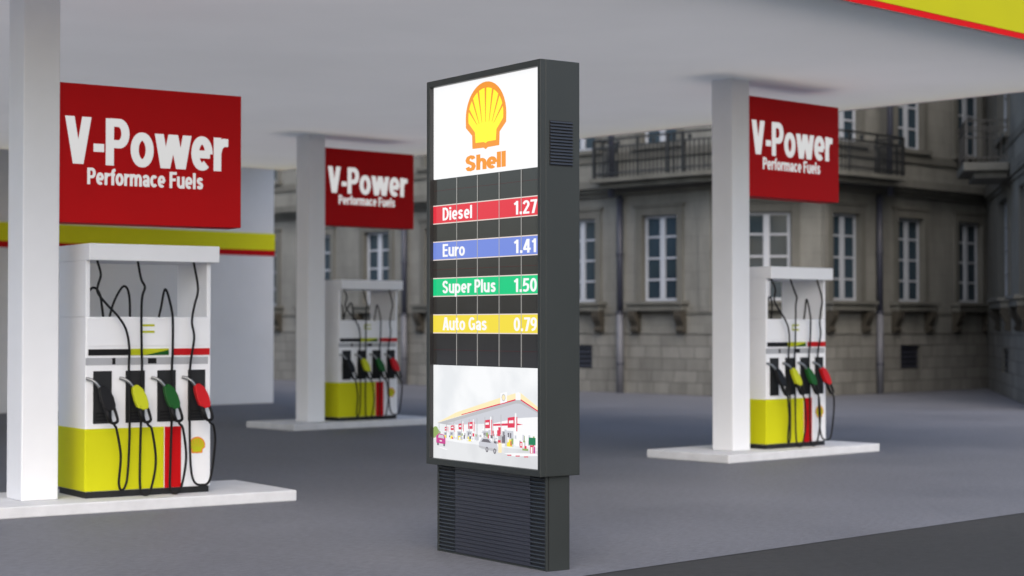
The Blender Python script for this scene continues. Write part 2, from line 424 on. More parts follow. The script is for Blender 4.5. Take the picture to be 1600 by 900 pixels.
# ================================================================== SETTING
mb = MB(); mb.face([(-400, -400, -.004), (400, -400, -.004), (400, 400, -.004), (-400, 400, -.004)])
tag(mb.build('road', M['road']), kind='structure')
mb = MB(); mb.face([(-90, 8.12, 0), (90, 8.12, 0), (90, 90, 0), (-90, 90, 0)])
tag(mb.build('forecourt_paving', M['apron']), kind='structure')

# canopy
CZ = 4.755; KX, KY = 20.895, 9.817; CX0, CY1 = 4.0, 28.27
can = thing('canopy', 'wide white flat forecourt canopy with yellow and red fascia edge', 'canopy', (0, 0, 0))
mb = MB(); e = .062; mb.face([(CX0-e, KY-e, CZ), (CX0-e, CY1+e, CZ), (KX+e, CY1+e, CZ), (KX+e, KY-e, CZ)])
mb.build('ceiling', M['ceiling'], can)
mb = MB()
for (a, b, c, e) in ((CX0-.06, KX+.06, KY-.06, KY-.003), (CX0-.06, KX+.06, CY1+.003, CY1+.06), (KX+.003, KX+.06, KY-.003, CY1+.003), (CX0-.06, CX0-.003, KY-.003, CY1+.003)):
    mb.box(a, b, c, e, CZ+.003, CZ+.066, M['red'])
    mb.box(a-.004, b+.004, c-.004 if c < KY else c, e+.004 if e > CY1 else e, CZ+.066, CZ+.78, M['fyel'])
mb.build('fascia', None, can)
for hx, hy, ha in ((17.1, 13.8, -.02), (17.25, 22.65, -.025)):     # unseen plates added above the ceiling to shade it round the columns
    mb = MB(); mb.box(-.65, 1.70, -.52, .12, CZ+.36, CZ+.40, M['greyp'])
    mb.build('shade_plate', None, can, Matrix.Translation((hx, hy, 0)) @ Matrix.Rotation(ha, 4, 'Z'))

# ================================================================== ASSEMBLIES: island, column, board, pump
CW = 0.3375; HI = 0.105; CH = 4.65
ASM = dict(right=(17.1042, 13.7964, -.021), middle=(17.2548, 22.6429, -.0246), left=(7.6864, 14.2527, -.1677))
ISL_LAB = dict(right='pale concrete island under the right hand pump, nearest the dark asphalt edge',
               middle='smallest pale concrete island, farthest back behind the price totem',
               left='large pale concrete island at the left edge of the picture')
COL_LAB = dict(right='white square column to the right of the price totem', middle='slim white square column farthest back, left of the price totem',
               left='broad white square column at the far left edge')
BRD_LAB = dict(right='red fuel advertising board high on the column right of the totem', middle='red fuel advertising board farthest back, just left of the totem',
               left='largest red fuel advertising board, hanging low on the far left column')
PMP_LAB = dict(right='white and yellow fuel pump to the right of the price totem', middle='white and yellow fuel pump farthest back, left of the totem',
               left='nearest white and yellow fuel pump at the left edge, under the low board')

def island():
    mb = MB(); mb.box(-.5431, 2.5322, -.3901, .9549, 0, HI, M['islandc'], .012, 2)
    return mb.build('pump_island')
def column():
    mb = MB(); mb.box(0, CW, 0, CW, 0, CH-.003, M['white'], .012, 2)
    return mb.build('canopy_column')
def board():
    root = thing('sign_board', None, None)
    PY0, PY1 = .02, .315
    mb = MB(); mb.box(CW+.002, 2.212, PY0, PY1, 3.196, 4.463, M['red'], .006, 2)
    mb.build('board_panel', None, root)
    F = lambda x, z, o: (x, PY0-o, z)
    text_mb('V-Power', .40, 2.07, 3.731, 4.162, F, M['lit'], .003, .101).build('lettering', None, root)
    text_mb('Performace Fuels', .622, 1.806, 3.549, 3.70, F, M['lit'], .003, .101).build('lettering', None, root)
    return root

def pump():
    root = thing('fuel_pump', None, None)
    X0, X1, Y0, Y1 = .5564, 1.7833, -.0769, .62
    mb = MB(); mb.box(X0+.012, X1-.012, Y0+.012, Y1-.012, 0, .058, M['holster'])
    mb.build('plinth', None, root)
    mb = MB(); mb.box(X0, X1, Y0, Y1, .058, 1.643, M['white'], .010, 2)
    mb.build('cabinet', None, root)
    for a, b in ((X0, X0+.042), (X1-.042, X1)):
        mb = MB(); mb.box(a, b, Y0+.002, Y1-.002, 1.641, 2.155, M['white'], .006, 2); mb.build('side_post', None, root)
    mb = MB(); mb.box(X0-.002, 1.8295, -.1687, Y1+.09, 2.1528, 2.306, M['white'], .008, 2)
    mb.build('header', None, root)
    # lower cladding wraps the front and the left flank
    t = .004
    mb = MB(); mb.box(X0-t, 1.318, Y0-t, Y1+t, .060, .630, M['yellow'], .010, 2); mb.build('yellow_cladding', None, root)
    mb = MB(); mb.box(1.322, 1.486, Y0-t, Y0+.05, .060, .626, M['red'], .003); mb.build('red_cladding', None, root)
    F = lambda x, z, o: (x, Y0-o, z)
    # seams, display plate, grade strip
    mb = MB(); mb.box(X0+.014, X1-.014, Y0-.006, Y0+.02, 1.375, 1.632, M['white'], .004); mb.build('display_panel', None, root)
    mb = MB()
    mb.box(.582, .980, Y0-.008, Y0+.01, 1.292, 1.348, M['black'])
    mb.box(.986, 1.356, Y0-.008, Y0+.01, 1.290, 1.350, M['nyel'])
    mb.face([F(1.12, 1.2905, .010), F(1.356, 1.2905, .010), F(1.356, 1.338, .010)], M['green'])
    mb.box(1.395, 1.769, Y0-.008, Y0+.01, 1.288, 1.350, M['nred'])
    mb.build('grade_strip', None, root)
    mb = MB(); mb.box(X0+.002, X1-.030, Y0-.003, Y0+.01, 1.203, 1.270, M['greyp'])
    mb.box(.808, .838, Y0-.006, Y0+.01, 1.209, 1.267, M['black']); mb.box(1.153, 1.236, Y0-.006, Y0+.01, 1.213, 1.262, M['black'])
    mb.build('keypad_strip', None, root)
    mb = MB()
    for z in (1.555, 1.495): mb.box(1.085, 1.215, Y0-.009, Y0, z, z+.020, M['nyel'])
    mb.box(1.075, 1.090, Y0-.009, Y0, 1.495, 1.575, M['nyel'])
    mb.build('yellow_emblem', None, root)
    emblem(1.645, .440, .084, F, M['orange'], M['nyel'], .003, .0015, 'shell_emblem', root)
    for a, b in ((.629, .806), (.938, 1.125), (1.246, 1.430), (1.552, 1.727)):
        mb = MB(); mb.box(a, b, Y0-.006, Y0+.03, .672, 1.150, M['holster'], .004)
        for k in range(3):
            mb.box(a+.02, b-.02, Y0-.012, Y0, .70+k*.03, .712+k*.03, M['black'])
        mb.build('holster', None, root)
    # nozzles
    def yo(z): return Y0 - .035 - max(0, 1.09-z)*.33
    NX = (.660, .978, 1.286, 1.590)
    for x0, colm in zip(NX, ('black', 'nyel', 'green', 'nred')):
        body = [(x0-.004, 1.005), (x0+.045, 1.024), (x0+.092, .985), (x0+.122, .915), (x0+.132, .845), (x0+.122, .805), (x0+.070, .792), (x0+.022, .815), (x0+.002, .88), (x0-.008, .95)]
        mb = MB(); mb.prism([(x, yo(z)-.028, z) for x, z in body], (0, .056, 0), M[colm], .009)
        nz = mb.build('nozzle', None, root)
        mb = MB(); mb.tube(crom([(x0+.02, yo(.99), .985), (x0-.025, yo(1.03), 1.045), (x0-.065, yo(1.07)+.01, 1.075), (x0-.105, Y0-.015, 1.085)], 5), .014, M['steel'])
        mb.build('spout', None, nz)
        mb = MB()
        mb.tube([(x0+.046, yo(.82), .822), (x0+.052, yo(.76), .76), (x0+.072, yo(.69), .690)], [.027, .024, .021], M['black'])
        mb.tube(crom([(x0+.118, yo(.83), .83), (x0+.134, yo(.76), .76), (x0+.138, yo(.70), .702), (x0+.105, yo(.682), .682), (x0+.072, yo(.69), .690)], 4), .014, M['black'])
        mb.build('grip', None, nz)
    # hoses: from the header down the front, a loop near the ground, up to each nozzle
    up = [
        [(.664, 2.155), (.674, 2.026), (.645, 1.93), (.640, 1.86), (.715, 1.765), (.836, 1.641), (.912, 1.52), (.947, 1.353), (.951, 1.171)],
        [(1.054, 2.155), (1.059, 1.992), (1.093, 1.916), (1.065, 1.825), (1.056, 1.657), (1.066, 1.352), (1.078, 1.169)],
        [(1.225, 1.640), (1.250, 1.74), (1.272, 1.850), (1.292, 1.898), (1.318, 1.850), (1.352, 1.71), (1.365, 1.60), (1.372, 1.32), (1.372, 1.167)],
        [(1.609, 2.155), (1.619, 1.905), (1.580, 1.751), (1.555, 1.596), (1.581, 1.442), (1.553, 1.165)]]
    dn = [
        [(.955, .75), (.945, .45), (.918, .16), (.868, .072), (.828, .135), (.838, .386), (.792, .62)],
        [(1.066, .75), (1.050, .32), (1.047, .075), (1.080, .018), (1.133, .060), (1.176, .316), (1.132, .60)],
        [(1.366, .75), (1.348, .311), (1.338, .068), (1.374, .016), (1.432, .065), (1.474, .337), (1.436, .60)],
        [(1.544, .75), (1.546, .305), (1.572, .12), (1.645, .079), (1.722, .13), (1.763, .453), (1.742, .62)]]
    for k in range(4):
        a = [(x, Y0-.045 - .035*sin(pi*min(1, max(0, (2.155-z)/1.0))) + (.05 if z > 2.1 else 0), z) for x, z in up[k]]
        b = [(x, Y0-.060-.10*(i/6.0), z) for i, (x, z) in enumerate(dn[k])]
        xn = NX[k]
        e = [(xn+.110, yo(.66), .655), (xn+.092, yo(.69), .690)]
        mb = MB(); mb.tube(crom(a+b+e, 6), .0115, M['rubber'], 8)
        mb.build('hose', None, root)
    # the loose loop behind the left opening
    mb = MB(); mb.tube(crom([(.610, .10, 1.645), (.612, .09, 1.75), (.632, .08, 1.85), (.672, .08, 1.905), (.715, .08, 1.90), (.752, .08, 1.84), (.772, .09, 1.75), (.790, .10, 1.645)], 6), .0115, M['rubber'], 8)
    mb.build('hose', None, root)
    mb = MB(); mb.tube(crom([(.93, .30, 1.645), (.955, .28, 1.76), (1.0, .26, 1.87), (1.05, .26, 1.93), (1.095, .27, 1.90), (1.12, .28, 1.79), (1.13, .3, 1.645)], 6), .0115, M['rubber'], 8)
    mb.build('hose', None, root)
    # inner partition seen through the opening
    return root

isl0, col0, brd0, pmp0 = island(), column(), board(), pump()
first = True
for key, (px, py, rz) in ASM.items():
    trio = []
    for o in (isl0, col0, brd0, pmp0):
        trio.append(o if first else copy_tree(o))
    first = False
    z = HI
    low = -.698 if key == 'left' else 0
    for o, zz in zip(trio, (0, HI, HI+low, HI)):
        o.location = (px, py, zz); o.rotation_euler = (0, 0, rz)
    if key == 'left': trio[2].scale = (.966, 1, 1); trio[1].scale = (1, 1.22, 1)
    tag(trio[0], ISL_LAB[key], 'island', 'concrete pump islands')
    tag(trio[1], COL_LAB[key], 'column', 'square canopy columns')
    tag(trio[2], BRD_LAB[key], 'sign board', 'red fuel advertising boards')
    tag(trio[3], PMP_LAB[key], 'fuel pump', 'fuel pumps on the islands')

# ================================================================== KIOSK
kio = thing('station_kiosk', 'plain white flat roofed station building with a yellow and red band', 'kiosk', (0, 0, 0))
mb = MB(); mb.box(2.0, 22.418, 30.621, 38.0, 0, 5.7, M['kioskw'], .015); mb.build('wall', None, kio)
mb = MB(); mb.box(2.0-.012, 22.43, 30.609, 38.012, 3.268, 3.625, M['byel']); mb.build('yellow_band', None, kio)
mb = MB(); mb.box(2.0-.008, 22.426, 30.613, 38.008, 3.146, 3.268, M['red']); mb.build('red_band', None, kio)
mb = MB(); mb.box(1.9, 22.52, 28.34, 38.1, 5.703, 5.85, M['white']); mb.build('roof', None, kio)  # forward overhang added out of view, keeps sky light off the wall top

# ================================================================== STONE BUILDING
bld = thing('stone_building', 'old beige stone building with tall white windows, corner balcony and downpipes', 'building', (0, 0, 0))
HT = 10.2
AX = (Vector((32, 0, 0)), Vector((0, 1, 0)), Vector((-1, 0, 0)))             # facade across: s = y
AY = (Vector((0, 24.6, 0)), Vector((1, 0, 0)), Vector((0, -1, 0)))            # facade to the right: s = x
CA, CB = Vector((32, 26.4, 0)), Vector((33.8, 24.6, 0))
AC = (CA, (CB-CA).normalized(), Vector((-1, -1, 0)).normalized())             # canted corner
WA = Vector((41.1, 24.6, 0)); WB = Vector((31.0, 17.44, 0))
wd = (WB-WA).normalized(); AW = (WA, wd, Vector((wd.y, -wd.x, 0)))
if AW[2].dot(Vector((-1, 1, 0))) < 0: AW = (WA, wd, -AW[2])
def pt(F, s, out, z): return F[0]+F[1]*s+F[2]*out+Vector((0, 0, z))
def slab(mb, F, s0, s1, o0, o1, z0, z1, m, bev=0.0):
    mb.prism([pt(F, s0, o0, z0), pt(F, s1, o0, z0), pt(F, s1, o1, z0), pt(F, s0, o1, z0)], (0, 0, z1-z0), m, bev)
def wall_with_holes(F, s0, s1, holes, name):
    """a wall face cut round its openings, rubble below the string course, reveals 0.16 deep"""
    zs = sorted({0, 1.48, HT} | {z for h in holes for z in h[2:]}); ss = sorted({s0, s1} | {s for h in holes for s in h[:2]})
    mb = MB()
    for i in range(len(ss)-1):
        for j in range(len(zs)-1):
            a, b, c, e = ss[i], ss[i+1], zs[j], zs[j+1]
            if any(h[0] <= a and b <= h[1] and h[2] <= c and e <= h[3] for h in holes): continue
            mb.face([pt(F, a, 0, c), pt(F, b, 0, c), pt(F, b, 0, e), pt(F, a, 0, e)], M['rubble'] if e <= 1.481 else M['ashlar'])
    for h in holes:
        a, b, c, e = h; D = -.16
        for q in ([(a, 0, c), (a, 0, e), (a, D, e), (a, D, c)], [(b, 0, c), (b, D, c), (b, D, e), (b, 0, e)], [(a, 0, e), (b, 0, e), (b, D, e), (a, D, e)], [(a, 0, c), (a, D, c), (b, D, c), (b, 0, c)]):
            mb.face([pt(F, *p) for p in q], M['trim'])
    mb.build(name, None, bld)
WW = 1.12
def win(F, c, w=WW, z0=2.25, z1=4.33, rows=4, sill=True, wide=1.0):
    a, b = c-w/2, c+w/2; D = -.11
    mb = MB(); fw = .065
    slab(mb, F, a, a+fw, D-.05, D, z0, z1, M['winframe']); slab(mb, F, b-fw, b, D-.05, D, z0, z1, M['winframe'])
    slab(mb, F, a+fw, b-fw, D-.05, D, z0, z0+fw, M['winframe']); slab(mb, F, a+fw, b-fw, D-.05, D, z1-fw, z1, M['winframe'])
    slab(mb, F, c-.075, c+.075, D-.05, D+.015, z0+fw, z1-fw, M['winframe'])
    for k in range(1, rows):
        z = z0+(z1-z0)*k/rows
        for p, q in ((a+fw, c-.075), (c+.075, b-fw)): slab(mb, F, p, q, D-.045, D-.005, z-.022, z+.022, M['winframe'])
    fr = mb.build('window', None, bld)
    mb = MB(); slab(mb, F, a+.002, b-.002, D-.045, D-.03, z0+.002, z1-.002, M['glass']); mb.build('glass_pane', None, fr)
    mb = MB(); t = .20
    slab(mb, F, a-t, a-.002, .001, .05, z0+.002, z1+t, M['trim'], .008); slab(mb, F, b+.002, b+t, .001, .05, z0+.002, z1+t, M['trim'], .008)
    slab(mb, F, a-.0, b+.0, .001, .05, z1+.002, z1+t, M['trim'], .008)
    slab(mb, F, a-t-.05, b+t+.05, .001, .085, z1+t+.003, z1+t+.075, M['trim'], .012)
    mb.build('window_surround', None, fr)
    if sill:
        mb = MB(); e = .37
        slab(mb, F, a-e, b+e, .001, .30, z0-.09, z0-.003, M['trim'], .012); slab(mb, F, a-e+.06, b+e-.06, .001, .24, z0-.24, z0-.093, M['trim'], .015)
        mb.build('window_sill', None, fr)
        for s in (a-e+.20, b+e-.20):
            prof = [(.0, z0-.243), (.23, z0-.243), (.235, z0-.36), (.20, z0-.46), (.13, z0-.56), (.11, z0-.62), (.15, z0-.68), (.14, z0-.74), (.08, z0-.77), (0, z0-.77)]
            mb = MB(); mb.prism([pt(F, s-.12, o+.001, z) for o, z in prof], F[1]*.24, M['soot'], .01)
            mb.build('sill_bracket', None, fr)
    else:
        mb = MB(); slab(mb, F, a-.28, b+.28, .001, .14, z0-.12, z0-.003, M['trim'], .012); mb.build('window_sill', None, fr)
def grate(F, c, w=.90, z0=.58, z1=1.17):
    mb = MB(); slab(mb, F, c-w/2+.002, c+w/2-.002, -.15, -.12, z0+.002, z1-.002, M['grate'])
    for k in range(5):
        z = z0+(z1-z0)*(k+.5)/5; slab(mb, F, c-w/2+.003, c+w/2-.003, -.119, -.06, z-.02, z+.02, M['pipe'])
    mb.build('cellar_grate', None, bld)

XW = [28.05+2.68*k for k in range(8)]; YW = [34.78, 37.51, 40.25]
def holes_for(cs, gs, w=WW):
    h = []
    for c in cs: h += [(c-w/2, c+w/2, 2.25, 4.33), (c-w/2, c+w/2, 6.06, 8.2)]
    return h + [(g-.45, g+.45, .58, 1.17) for g in gs]
GX = [30.76, 36.1, 41.4]; GY = [37.52]
wall_with_holes(AX, 26.4, 52.0, holes_for(XW, GX), 'wall')
wall_with_holes(AY, 33.8, 41.1, holes_for(YW, GY), 'wall')
cl = (CB-CA).length
wall_with_holes(AC, 0, cl, holes_for([cl/2], []), 'wall')
WWC = 5.3
hw_ = [(WWC-1.2, WWC+1.2, 2.3, 4.6), (WWC-1.2, WWC+1.2, 6.06, 8.2), (4.4, 6.0, .56, 1.12), (9.2, 10.4, 2.3, 4.6)]
wall_with_holes(AW, 0, (WB-WA).length, hw_, 'wall')
for c in XW: win(AX, c); win(AX, c, z0=6.06, z1=8.2, sill=False)
for c in YW: win(AY, c); win(AY, c, z0=6.06, z1=8.2, sill=False)
win(AC, cl/2); win(AC, cl/2, z0=6.06, z1=8.2, sill=False)
win(AW, WWC, 2.4, 2.3, 4.6); win(AW, WWC, 2.4, 6.06, 8.2, sill=False); win(AW, 9.8, 1.2, 2.3, 4.6)
for g in GX: grate(AX, g)
for g in GY: grate(AY, g)
grate(AW, 5.2, 1.6, .56, 1.12)
# level mouldings that run round the three front planes: outline offset outwards
def ring(out):
    k = math.tan(radians(22.5))
    return [Vector((32-out, 52, 0)), Vector((32-out, 26.4-out*k, 0)), Vector((33.8-out*k, 24.6-out, 0)), Vector((41.1-out*1.9, 24.6-out, 0))]
def moulding(name, o1, z0, z1, m, base=.001):
    a, b = ring(base), ring(o1); mb = MB()
    for i in range(3):
        mb.prism([a[i]+Vector((0, 0, z0)), a[i+1]+Vector((0, 0, z0)), b[i+1]+Vector((0, 0, z0)), b[i]+Vector((0, 0, z0))], (0, 0, z1-z0), m)
    w0 = WA+wd*.55; w1 = WB; ow = base+min(o1, .25)*.4
    mb.prism([w0+AW[2]*base+Vector((0, 0, z0)), w1+AW[2]*base+Vector((0, 0, z0)), w1+AW[2]*ow+Vector((0, 0, z0)), w0+AW[2]*ow+Vector((0, 0, z0))], (0, 0, z1-z0), m)
    return mb.build(name, None, bld)
moulding('string_course', .030, 1.935, 1.985, M['trim'])
moulding('string_course', .022, 1.455, 1.490, M['rubble'])
moulding('cornice', .12, 4.86, 4.95, M['trim'])
moulding('cornice', .24, 4.953, 5.05, M['trim'])
moulding('cornice', .38, 5.053, 5.24, M['trim'])
moulding('sill_band', .06, 5.73, 5.93, M['trim'])
moulding('cornice', .35, 9.6, 9.95, M['trim'])
# flat lesenes beside the canted corner
for F, s in ((AX, 26.62), (AY, 33.40+.62)):
    mb = MB(); slab(mb, F, s-.17, s+.17, .001, .045, 1.99, 4.857, M['ashlar']); mb.build('lesene', None, bld)
# downpipes
for F, s in ((AX, 29.24), (AX, 37.42), (AX, 45.3), (AY, 36.0)):
    mb = MB()
    mb.tube([pt(F, s, .13, 1.96), pt(F, s, .13, 4.855)], .075, M['pipe'], 12)
    mb.tube([pt(F, s, .44, 4.80), pt(F, s, .44, 9.55)], .075, M['pipe'], 12)
    mb.tube([pt(F, s, .13, 0.0), pt(F, s, .13, 1.96)], .085, M['pipelow'], 12)
    for z in (.7, 1.95, 3.4, 4.7): mb.tube([pt(F, s, .13, z), pt(F, s, .13, z+.05)], .10, M['pipe'], 12)
    mb.build('downpipe', None, bld)
# balcony round the corner
def bal(o):
    k = math.tan(radians(22.5))
    c = [Vector((32-o, 29.55, 0))]
    p0, p1 = Vector((32-o, 26.4-o*k+.25, 0)), Vector((33.8-o*k+.25, 24.6-o, 0)); ctl = Vector((32-o+.35, 24.6-o+.35, 0))
    for i in range(9):
        t = i/8; c.append(p0*(1-t)**2+ctl*2*t*(1-t)+p1*t*t)
    c.append(Vector((36.05, 24.6-o, 0))); return c
def ribbon(mb, c, half, z0, z1, m):
    """a bar of given half width running along the polyline c"""
    for i in range(len(c)-1):
        t = (c[i+1]-c[i]).normalized(); n = Vector((-t.y, t.x, 0))*half; ex = t*half*.4
        mb.prism([c[i]-ex-n+Vector((0, 0, z0)), c[i+1]+ex-n+Vector((0, 0, z0)), c[i+1]+ex+n+Vector((0, 0, z0)), c[i]-ex+n+Vector((0, 0, z0))], (0, 0, z1-z0), m)
mb = MB(); o = bal(.92); inn = [Vector((33.6, 24.9, 0)), Vector((32.3, 26.2, 0))]
poly = o + [Vector((36.05, 24.62, 0)), Vector((33.81, 24.62, 0)), Vector((32.02, 26.41, 0)), Vector((32.02, 29.55, 0))]
mb.prism([p+Vector((0, 0, 5.135)) for p in poly], (0, 0, .10), M['trim'])
o2 = bal(.70); poly2 = o2 + [Vector((35.9, 24.22, 0)), Vector((33.65, 24.22, 0)), Vector((31.62, 26.25, 0)), Vector((31.62, 29.4, 0))]
o2[0].y = 29.4; o2[-1].x = 35.9
mb.prism([p+Vector((0, 0, 5.00)) for p in poly2], (0, 0, .132), M['trim'])
balc = mb.build('balcony', None, bld)
mb = MB()
c = bal(.84); c[0] = Vector((c[0].x, 29.45, 0)); c[-1] = Vector((35.95, c[-1].y, 0))
c = [Vector((31.98, 29.45, 0))] + c + [Vector((35.95, 24.56, 0))]
Z0 = 5.24
for z0, z1, hf in ((Z0+.09, Z0+.125, .018), (Z0+.72, Z0+.755, .018), (Z0+.90, Z0+.945, .026)): ribbon(mb, c, hf, z0, z1, M['iron'])
ln = [0]
for i in range(len(c)-1): ln.append(ln[-1]+(c[i+1]-c[i]).length)
def along(d):
    for i in range(len(c)-1):
        if d <= ln[i+1] or i == len(c)-2: return c[i].lerp(c[i+1], (d-ln[i])/(ln[i+1]-ln[i]))
N = int(ln[-1]/.125)
for k in range(N+1):
    p = along(ln[-1]*k/N); r = .012; top = Z0+.725
    if k % 9 == 0: r = .022; top = Z0+.91
    mb.box(p.x-r, p.x+r, p.y-r, p.y+r, Z0-.005, top, M['iron'])
    if k % 9 == 4:
        for zz in (Z0+.82,): mb.tube([(p.x-.012, p.y, zz), (p.x+.012, p.y, zz)], .06, M['iron'], 12)
for p in (c[1], along(ln[1]+2.4), along(ln[1]+2.85), c[-2]):
    mb.box(p.x-.03, p.x+.03, p.y-.03, p.y+.03, Z0-.005, Z0+.92, M['iron'])
mb.build('balcony_railing', None, balc)
# small balcony on the side wing
mb = MB(); slab(mb, AW, 5.6, 7.9, .13, 1.10, 5.08, 5.26, M['trim'], .02); slab(mb, AW, 5.8, 7.7, .13, .85, 4.93, 5.077, M['trim'], .02)
wb = mb.build('balcony', None, bld)
mb = MB()
for z in (5.36, 6.02, 6.18): slab(mb, AW, 5.65, 7.85, 1.03, 1.06, z, z+.03, M['iron']); slab(mb, AW, 7.82, 7.85, .13, 1.03, z, z+.03, M['iron']); slab(mb, AW, 5.65, 5.68, .13, 1.03, z, z+.03, M['iron'])
for k in range(19): slab(mb, AW, 5.65+k*.121, 5.668+k*.121, 1.036, 1.054, 5.255, 6.19, M['iron'])
for k in range(8): slab(mb, AW, 7.826, 7.844, .16+k*.12, .178+k*.12, 5.255, 6.19, M['iron'])
mb.build('balcony_railing', None, wb)
# roof
mb = MB(); rp = ring(.3)
rp = [Vector((32-.3, 52, 0)), rp[1], rp[2], Vector((41.1, 24.6, 0)), WB, Vector((48, 10, 0)), Vector((60, 30, 0)), Vector((50, 52, 0))]
mb.prism([p+Vector((0, 0, HT)) for p in rp], (0, 0, .35), M['slate']); mb.build('roof', None, bld)
mb = MB()
bp_ = [Vector((32, 52, 0)), Vector((50, 52, 0)), Vector((60, 30, 0)), Vector((48, 10, 0)), WB]
for i in range(len(bp_)-1): mb.face([bp_[i], bp_[i+1], bp_[i+1]+Vector((0, 0, HT)), bp_[i]+Vector((0, 0, HT))], M['ashlar'])
mb.build('wall', None, bld)

# ================================================================== PRICE TOTEM (local: a = +Y along the front, x = depth, z up)
TW, TD, TZ0, TZ1 = 1.4382, .3352, .6448, 3.4809
tot = thing('price_totem', 'tall dark grey price totem with lit white header and four fuel prices', 'price sign', (8.365, 8.4045, 0), -.1538)
T = lambda a, z, o: (RC-o, a, z)
RC = .033
FA, FZ = .044, .046
mb = MB()
A0, A1, Z0_, Z1_ = FA*.75, TW-FA, TZ0+FZ, TZ1-FZ
mb.box(RC+.012, TD, 0, TW, TZ0, TZ1, M['cab'], .004)
mb.box(0, RC+.013, 0, A0, TZ0, TZ1, M['cab'], .003); mb.box(0, RC+.013, A1, TW, TZ0, TZ1, M['cab'], .003)
mb.box(0, RC+.013, A0-.003, A1+.003, TZ0, Z0_, M['cab'], .003); mb.box(0, RC+.013, A0-.003, A1+.003, Z1_, TZ1, M['cab'], .003)
cabn = mb.build('cabinet', None, tot)
mb = MB()
mb.box(.004, RC+.010, A1-.002, A1-.0005, Z0_+.001, Z1_-.001, M['reveal']); mb.box(.004, RC+.010, A0+.0005, A0+.002, Z0_+.001, Z1_-.001, M['reveal'])
mb.build('frame_reveal', None, tot)
# header face
mb = MB(); mb.box(RC, RC+.011, A0+.003, A1-.003, 2.752, Z1_-.001, M['ewhite']); hd = mb.build('header_face', None, tot)
FL = lambda a, z, o: T(2*.702-a, z, o)              # mirrored so that writing runs left to right
emblem(.702, 3.157, .257, T, M['eorange'], M['eyellow'], .002, .001, 'shell_emblem', hd)
W = lambda x, z, o: T(-x, z, o)
text_mb('Shell', -.962, -.442, 2.782, 2.893, W, M['eorange'], .002, .118).build('lettering', None, hd)
# price glass
mb = MB(); mb.box(RC, RC+.011, A0+.003, A1-.003, 1.381, 2.749, M['dglass']); gl = mb.build('price_glass', None, tot)
mb = MB()
for a in (1.071, .802, .529, .261): mb.box(RC-.0062, RC-.0055, a-.0034, a+.0034, 1.383, 2.747, M['eline'])
mb.build('grid_lines', None, gl)
mb = MB()
for z in (2.665, 2.08, 1.49): mb.box(RC-.0012, RC, A0+.005, A1-.004, z, z+.0016, M['dimred'])
mb.build('thin_red_lines', mb.mats[0], gl)
gl2 = None
for z0, z1, em, nm, pr, (n0, n1), (p0, p1) in (
        (2.418, 2.558, 'erow_red', 'Diesel', '1.27', (1.258, .86), (.350, .068)),
        (2.150, 2.290, 'erow_blue', 'Euro', '1.41', (1.257, .957), (.350, .068)),
        (1.881, 2.021, 'erow_green', 'Super Plus', '1.50', (1.263, .564), (.350, .068)),
        (1.611, 1.752, 'erow_yellow', 'Auto Gas', '0.79', (1.257, .673), (.350, .068))):
    mb = MB(); mb.box(RC-.003, RC+.001, A0+.004, A1-.0035, z0, z1, M[em])
    for zz in (z0, z1-.007): mb.box(RC-.0036, RC-.003, A0+.004, A1-.0035, zz, zz+.007, M['eedge'])
    row = mb.build('price_row', None, tot)
    text_mb(nm, -n0, -n1, z0+.024, z1-.022, W, M['pwhite'], .007, .09).build('lettering', None, row)
    text_mb(pr, -p0, -p1, z0+.020, z1-.026, W, M['pwhite'], .007, .09).build('lettering', None, row)
# lit picture of a filling station
mb = MB(); mb.box(RC, RC+.011, A0+.003, A1-.003, Z0_+.001, 1.378, M['psky'])
lay = [0]
def pic(pts, m):
    lay[0] += 1
    mb.face([T(min(A1-.004, max(A0+.004, a)), min(1.377, max(Z0_+.002, z)), .0005+.00006*lay[0]) for a, z in pts], M[m])
def rect(a0, a1, z0, z1, m): pic([(a0, z0), (a1, z0), (a1, z1), (a0, z1)], m)
pic([(1.394, .834), (.995, .820), (.549, .819), (.03, .815), (.03, .68), (1.394, .68)], 'pground')
pic([(1.394, .914), (1.37, .925), (1.342, .923), (1.32, .90), (1.292, .886), (1.301, .855), (1.394, .836)], 'pbush')
pic([(.335, 1.022), (.03, 1.062), (.03, .838), (.335, .835)], 'pwhite')
pic([(.734, .952), (.45, .989), (.287, 1.006), (.287, .847), (.734, .822)], 'pwhite')
pic([(.60, .905), (.36, .915), (.36, .850), (.60, .838)], 'pgrey')
rect(.66, .60, .89, .93, 'pred'); rect(.56, .52, .895, .935, 'pred'); rect(.50, .46, .85, .93, 'pdark')
pic([(.616, .991), (.335, 1.017), (.247, .998), (.335, .980), (.616, .962)], 'pwhite')
pic([(.616, .976), (.335, .995), (.247, .988), (.335, .978), (.616, .962)], 'pred')
pic([(1.338, .950), (.335, 1.156), (.274, 1.158), (.03, 1.072), (.03, 1.050), (.319, 1.030), (.616, .979), (1.192, .943)], 'pgrey')
pic([(1.20, .955), (.335, 1.13), (.274, 1.13), (.03, 1.062), (.03, 1.050), (.319, 1.030), (.616, .979), (1.10, .95)], 'psilver')
pic([(1.338, .952), (1.084, 1.038), (.516, 1.165), (.335, 1.201), (.284, 1.209), (.03, 1.100), (.03, 1.074), (.274, 1.161), (.335, 1.158), (.516, 1.120)], 'pcream')
pic([(1.013, 1.027), (.335, 1.161), (.335, 1.151), (1.013, 1.021)], 'pred')
pic([(.274, 1.163), (.03, 1.080), (.03, 1.070), (.274, 1.153)], 'pred')
pic([(.335, 1.204), (.300, 1.210), (.274, 1.203), (.274, 1.156), (.335, 1.154)], 'pwhite')
pic([(.520, 1.196), (.438, 1.208), (.438, 1.138), (.520, 1.122)], 'pwhite')
